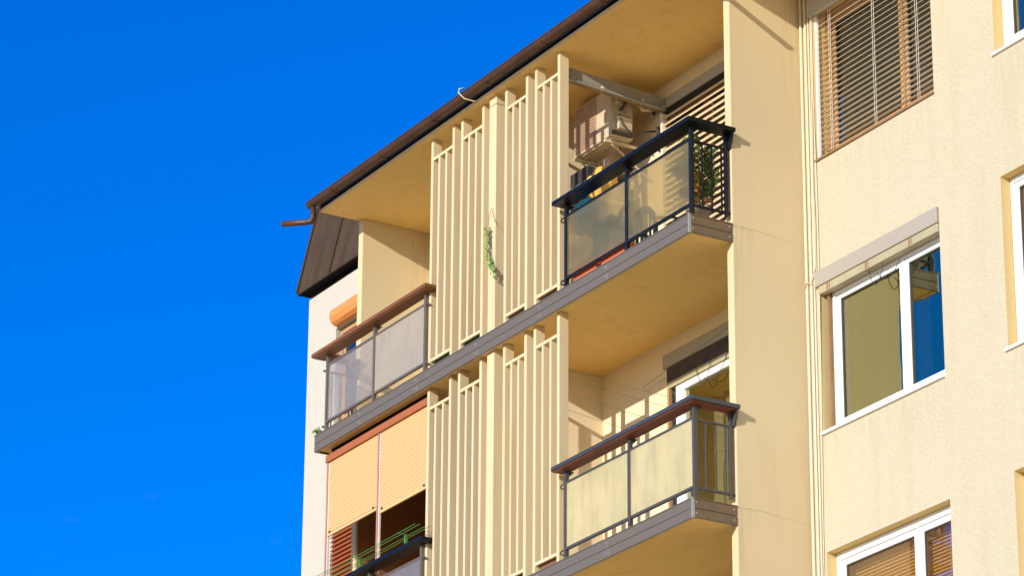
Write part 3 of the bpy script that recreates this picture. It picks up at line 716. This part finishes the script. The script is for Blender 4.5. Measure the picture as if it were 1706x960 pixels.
# plastic chair
ch = thing('plastic_chair', (-1.72, .62, .002), 'blue plastic armchair with slatted round back behind the top right balcony glass', 'chair')
ch.location = (-1.72, .62, .002)
seat = MB().prism_z([(-1.95+.02, .42), (-1.5, .42), (-1.47, .80), (-1.97, .80)], .40, .425).make('seat', 'bluechair', ch, bevel=.008)
bk = MB(); pts = []
for i in range(17):
    a = math.pi*i/16; pts.append((-1.72-.27*math.cos(a), .34+.02*math.sin(a), .42+.36*math.sin(a)))
bk.tube(pts, .026, 8)
for k in range(5):
    x = -1.72+(k-2)*.08; bk.box(x-.018, x+.018, .345, .352, .42, .42+.34*math.sqrt(max(0, 1-((x+1.72)/.27)**2)))
bk.make('backrest', 'bluechair', ch, smooth=True)
for sx in (-1, 1):
    MB().tube([(-1.72+sx*.25, .36, .60), (-1.72+sx*.28, .55, .64), (-1.72+sx*.27, .74, .62), (-1.72+sx*.25, .78, .42)], .016, 8).make('armrest', 'bluechair', ch, smooth=True)
    for y0, y1 in ((.44, .38), (.78, .84)): MB().tube([(-1.72+sx*.22, y0, .41), (-1.72+sx*.26, y1, .005)], .018, 8, rs=[.022, .014]).make('leg', 'bluechair', ch, smooth=True)
ch.location.y += .22
# terracotta troughs
def trough(x0, x1, y0, y1, h, mat, label, grp, plant=None, name='planter_trough'):
    t = thing(name, ((x0+x1)/2, (y0+y1)/2, .002 if y0 > -5 else 0), label, 'planter', grp)
    return t
def trough_at(x0, x1, y0, y1, z, h, mat, label, grp, name='planter_trough'):
    t = thing(name, ((x0+x1)/2, (y0+y1)/2, z), label, 'planter', grp)
    i = .025; zz = z
    m_ = MB().add([(x0+i, y0+i*.6, zz), (x1-i, y0+i*.6, zz), (x1-i, y1-i*.6, zz), (x0+i, y1-i*.6, zz), (x0, y0, zz+h), (x1, y0, zz+h), (x1, y1, zz+h), (x0, y1, zz+h)],
        [(0, 3, 2, 1), (4, 5, 6, 7), (0, 1, 5, 4), (1, 2, 6, 5), (2, 3, 7, 6), (3, 0, 4, 7)])
    m_.make('trough_body', mat, t, bevel=.004)
    MB().box(x0-.008, x1+.008, y0-.008, y1+.008, zz+h+.0005, zz+h+.016).make('rim', mat, t, bevel=.003)
    return t
def leaves(mb, c, rx, ry, rz, n, s, rnd, up=.4):
    for _ in range(n):
        while True:
            p = Vector((rnd.uniform(-1, 1), rnd.uniform(-1, 1), rnd.uniform(-1, 1)))
            if p.length < 1: break
        p = Vector((c[0]+p.x*rx, c[1]+p.y*ry, c[2]+p.z*rz))
        d = Vector((rnd.gauss(0, 1), rnd.gauss(0, 1), rnd.gauss(up, 1))).normalized()
        a = d.cross(Vector((rnd.random(), rnd.random(), rnd.random()+.1))).normalized(); l = s*rnd.uniform(.6, 1.3)
        mb.add([p, p+d*l*.5+a*l*.3, p+d*l, p+d*l*.5-a*l*.3], [(0, 1, 2, 3)])
rnd = random.Random(4)
t1 = trough_at(-2.24, -1.80, .076, .23, .002, .155, 'terra', 'orange-red planter trough at the screen end of the top right balcony floor', 'orange-red planter troughs')
t2 = trough_at(-1.72, -1.28, .076, .23, .002, .155, 'terra', 'orange-red planter trough below the middle post of the top right balcony', 'orange-red planter troughs')
for t, x in ((t1, -2.02), (t2, -1.5)):
    m_ = MB(); leaves(m_, (x, .18, .20), .19, .06, .05, 120, .035, rnd); m_.make('foliage', 'thuja', t)
# trough behind the screens: visible in the gap under the bottom rails
for i, (a, b) in enumerate(panels):
    if i < 2: trough_at(a+.065, b-.065, .115, .25, .002, .115, 'darkgreen', ('dark green planter box behind the leftmost upper slat panel' if i == 0 else 'dark green planter box behind the second upper slat panel from the left'), 'boxes behind the upper slat screens', 'planter_box')
    else: trough_at(a+.065, b-.065, .115, .25, .002, .115, 'brownbox', ('brown planter box behind the third upper slat panel from the left' if i == 2 else 'brown planter box behind the upper slat panel nearest the right balcony'), 'boxes behind the upper slat screens', 'planter_box')
for i in (2, 3):
    a, b = panels[i]
    trough_at(a+.065, b-.065, .115, .25, -H+.002, .115, 'brownbox', ('brown planter box behind the third lower slat panel' if i == 2 else 'brown planter box behind the lower slat panel beside the lower right balcony'), 'boxes behind the lower slat screens', 'planter_box')
# conifer in a pot
pt = thing('potted_conifer', (-.20, .24, .002), 'green conifer with reddish lower twigs potted at the corner of the top right balcony', 'plant')
MB().lathe(-.20, .24, [(.085, .002), (.115, .13), (.125, .135), (.125, .155), (.11, .155), (.105, .14)], 24).make('pot', 'potgrey', pt, smooth=True)
MB().tube([(-.20, .24, .12), (-.20, .25, .5), (-.19, .24, .85)], .012, 8, rs=[.016, .011, .005]).make('stem', 'copper', pt)
m_ = MB(); m2 = MB()
for k in range(80):
    z = rnd.uniform(.30, .93); w_ = .30*(1-abs(z-.6)*1.1)
    an = rnd.uniform(0, 6.28); d = math.sqrt(rnd.random())*w_
    leaves(m_, (-.33+d*math.cos(an), .30+d*.6*math.sin(an), z), .045, .04, .07, 60, .034, rnd, 1.2)
for k in range(22):
    an = rnd.uniform(0, 6.28); d = rnd.uniform(0, .10)
    leaves(m2, (-.16+d*math.cos(an), .22+d*math.sin(an), .17+rnd.random()*.34), .03, .03, .05, 22, .024, rnd, .5)
m_.make('foliage', 'thuja', pt); m2.make('dry_foliage', 'redleaf', pt)
# ivy on the post
iv = MB(); st = MB(); P_ = []
for i in range(40):
    f = i/39; P_.append((-3.84+.015*math.sin(f*9)+f*f*.15, .045-.02*math.sin(f*3), 1.22-.60*f))
st.tube(P_, .004, 5)
rr = random.Random(11)
for p in P_:
    for _ in range(5):
        c = Vector(p)+Vector((rr.uniform(-.03, .03), rr.uniform(-.045, .0), rr.uniform(-.02, .02)))
        d = Vector((rr.uniform(-1, 1), rr.uniform(-.6, .1), rr.uniform(-1.2, .2))).normalized(); a = d.cross(Vector((rr.uniform(-.4, .4), 1, .3))).normalized()
        l = rr.uniform(.012, .036)
        iv.add([c, c+d*l*.35+a*l*.5, c+d*l, c+d*l*.35-a*l*.5], [(0, 1, 2, 3)])
vt = thing('climbing_vine', (-3.83, .05, .55), 'short green leafy vine hanging on the wide post of the upper slat screen', 'plant')
st.make('stem', 'copper', vt); iv.make('foliage', 'ivy', vt)
o = MB().tube([(-3.88, .045, 1.25), (-3.83, .03, 1.36), (-3.80, .04, 1.42), (-3.76, .045, 1.30), (-3.70, .05, 1.18)], .0025, 5).make('dry_tendril', 'copper', vt)
# small plant at the left corner of the slab
sp = thing('corner_plant', (XL+.06, .08, .002), 'tiny green plant on the left corner of the upper balcony slab', 'plant')
m_ = MB(); leaves(m_, (XL+.02, .02, .05), .05, .05, .03, 60, .04, rnd); m_.make('foliage', 'ivy', sp)
# cable over gutter
o = MB().tube([(-4.02, -.0, ZC+.03), (-4.03, -.06, ZC+.0), (-4.06, -.16, ZC+.02), (-4.10, -.21, ZC+.09), (-4.10, -.20, ZC+.14), (-4.08, -.15, ZC+.155)], .007, 6).make('gutter_cable', 'cable', None, smooth=True)
rebase(o, (-4.05, -.1, ZC)); tag(o, 'pale cable looped over the brown gutter above the wide post', 'cable')
# cables at the wing corner with loop
pts = [(.21, YW-.02, 2.6), (.20, YW-.02, 1.6), (.185, YW-.025, .6), (.20, YW-.03, .1), (.20, YW-.035, -.35), (.14, YW-.04, -.50), (.06, YW-.05, -.46), (.045, YW-.045, -.52)]
o = MB().tube(pts, .006, 6).make('loose_cable', 'cable', None, smooth=True); rebase(o, (.2, YW, 0)); tag(o, 'thin cream cable hanging down the wing corner and curling at its end', 'cable')
o = MB().tube([(.22, YW-.012, 4), (.215, YW-.015, 1.5), (.235, YW-.012, .2), (.222, YW-.012, -1.5), (.19, YW-.012, -3), (.185, YW-.012, -6)], .005, 6).make('wall_cable', 'cable', None, smooth=True); rebase(o, (.22, YW, 0)); tag(o, 'thin cable running the whole height beside the wing windows', 'cable')
# wires hanging at W2
for i, (pa, pb, sg) in enumerate((((.98, YW+.02, -.64), (1.22, YW+.02, -.60), .20), ((1.10, YW+.03, -.70), (1.45, YW+.03, -.68), .12))):
    o = MB().tube(arc(pa, pb, sg, 14), .004, 6).make('hanging_wire', 'wire', None, smooth=True); rebase(o, pa)
    tag(o, ('dark wire looping in front of the middle window, the deeper loop' if i == 0 else 'shallow dark wire loop just right of the deeper one at the middle window'), 'wire')
for i, (pa, pb, sg) in enumerate((((-2.05, YB-.03, -H+2.20), (-1.78, YB-.03, -H+2.22), .24), ((-1.92, YB-.02, -H+2.06), (-1.5, YB-.02, -H+2.20), .14))):
    o = MB().tube(arc(pa, pb, sg, 14), .004, 6).make('hanging_wire', 'wire', None, smooth=True); rebase(o, pa)
    tag(o, ('dark wire looping down over the door of the lower right balcony' if i == 0 else 'flatter dark wire loop nearest the fin over the lower right balcony door'), 'wire')
# clotheslines in the lower right loggia
CL = [((-2.9, 1.33, -.62), (-.10, 1.30, -.36), .01, 'wire', 'dark line strung highest along the lower right loggia wall'),
      ((-2.9, 1.36, -.66), (-.10, 1.34, -.42), .015, 'wire', 'dark line just under the highest one along the lower right loggia wall'),
      ((-2.50, .18, -.78), (-2.3, YB, -.92), .01, 'greenwire', 'uppermost green clothesline from the screen to the back wall'),
      ((-2.50, .18, -.86), (-2.3, YB, -1.04), .015, 'greenwire', 'second green clothesline from the top beside the lower screen end'),
      ((-2.50, .18, -1.02), (-2.3, YB, -1.22), .015, 'greenwire', 'third green clothesline from the top beside the lower screen end'),
      ((-2.50, .18, -1.20), (-2.3, YB, -1.40), .02, 'greenwire', 'lowest green clothesline beside the lower screen end')]
for pa, pb, sg, mt, lb in CL:
    o = MB().tube(arc(pa, pb, sg, 16), .0022, 5).make('clothesline', mt, None); rebase(o, pa)
    tag(o, lb, 'clothesline', 'lines across the lower right loggia')
# hooks on cap B
zc = -H+.976
for i, x in enumerate((-1.93, -1.62, -1.32, -1.05, -.72)):
    pts = [(x, .07, zc), (x, .07, zc+.035)]+[(x+.018-.018*math.cos(a), .07, zc+.035+.018*math.sin(a)) for a in [math.pi*k/6 for k in range(1, 10)]]
    o = MB().tube(pts, .005, 6).make('cap_hook', 'copper', None, smooth=True); rebase(o, (x, .07, zc))
    tag(o, ['small hook on the lower right rail cap, nearest the slat screen', 'second small hook from the slat screen on the lower right rail cap', 'middle hook of the five on the lower right rail cap', 'fourth small hook from the slat screen on the lower right rail cap', 'small hook on the lower right rail cap, nearest the corner'][i], 'hook', 'hooks along the lower right rail cap')
# green wire drying rack on the lower left rail
dr = thing('drying_rack', (-6.2, -.1, -H+.97), 'green wire drying rack fixed along the dark rail cap of the lower left balcony', 'rack')
z = -H+1.07
for (yy, dz) in ((-.16, .0), (-.10, .01), (-.03, .0), (.03, .012)):
    MB().tube([(-7.45, yy, z+dz), (-6.2, yy, z+dz-.015), (-4.98-.04*yy, yy, z+dz)], .0035, 6).make('rack_wire', 'greenwire', dr)
for x in (-7.2, -6.35, -5.35):
    MB().box(x-.012, x+.012, -.075, -.045, z-.10, z+.0).make('rack_leg', 'greenwire', dr)
    MB().tube([(x, -.17, z+.0), (x, .04, z+.0)], .006, 6).make('rack_arm', 'greenwire', dr)
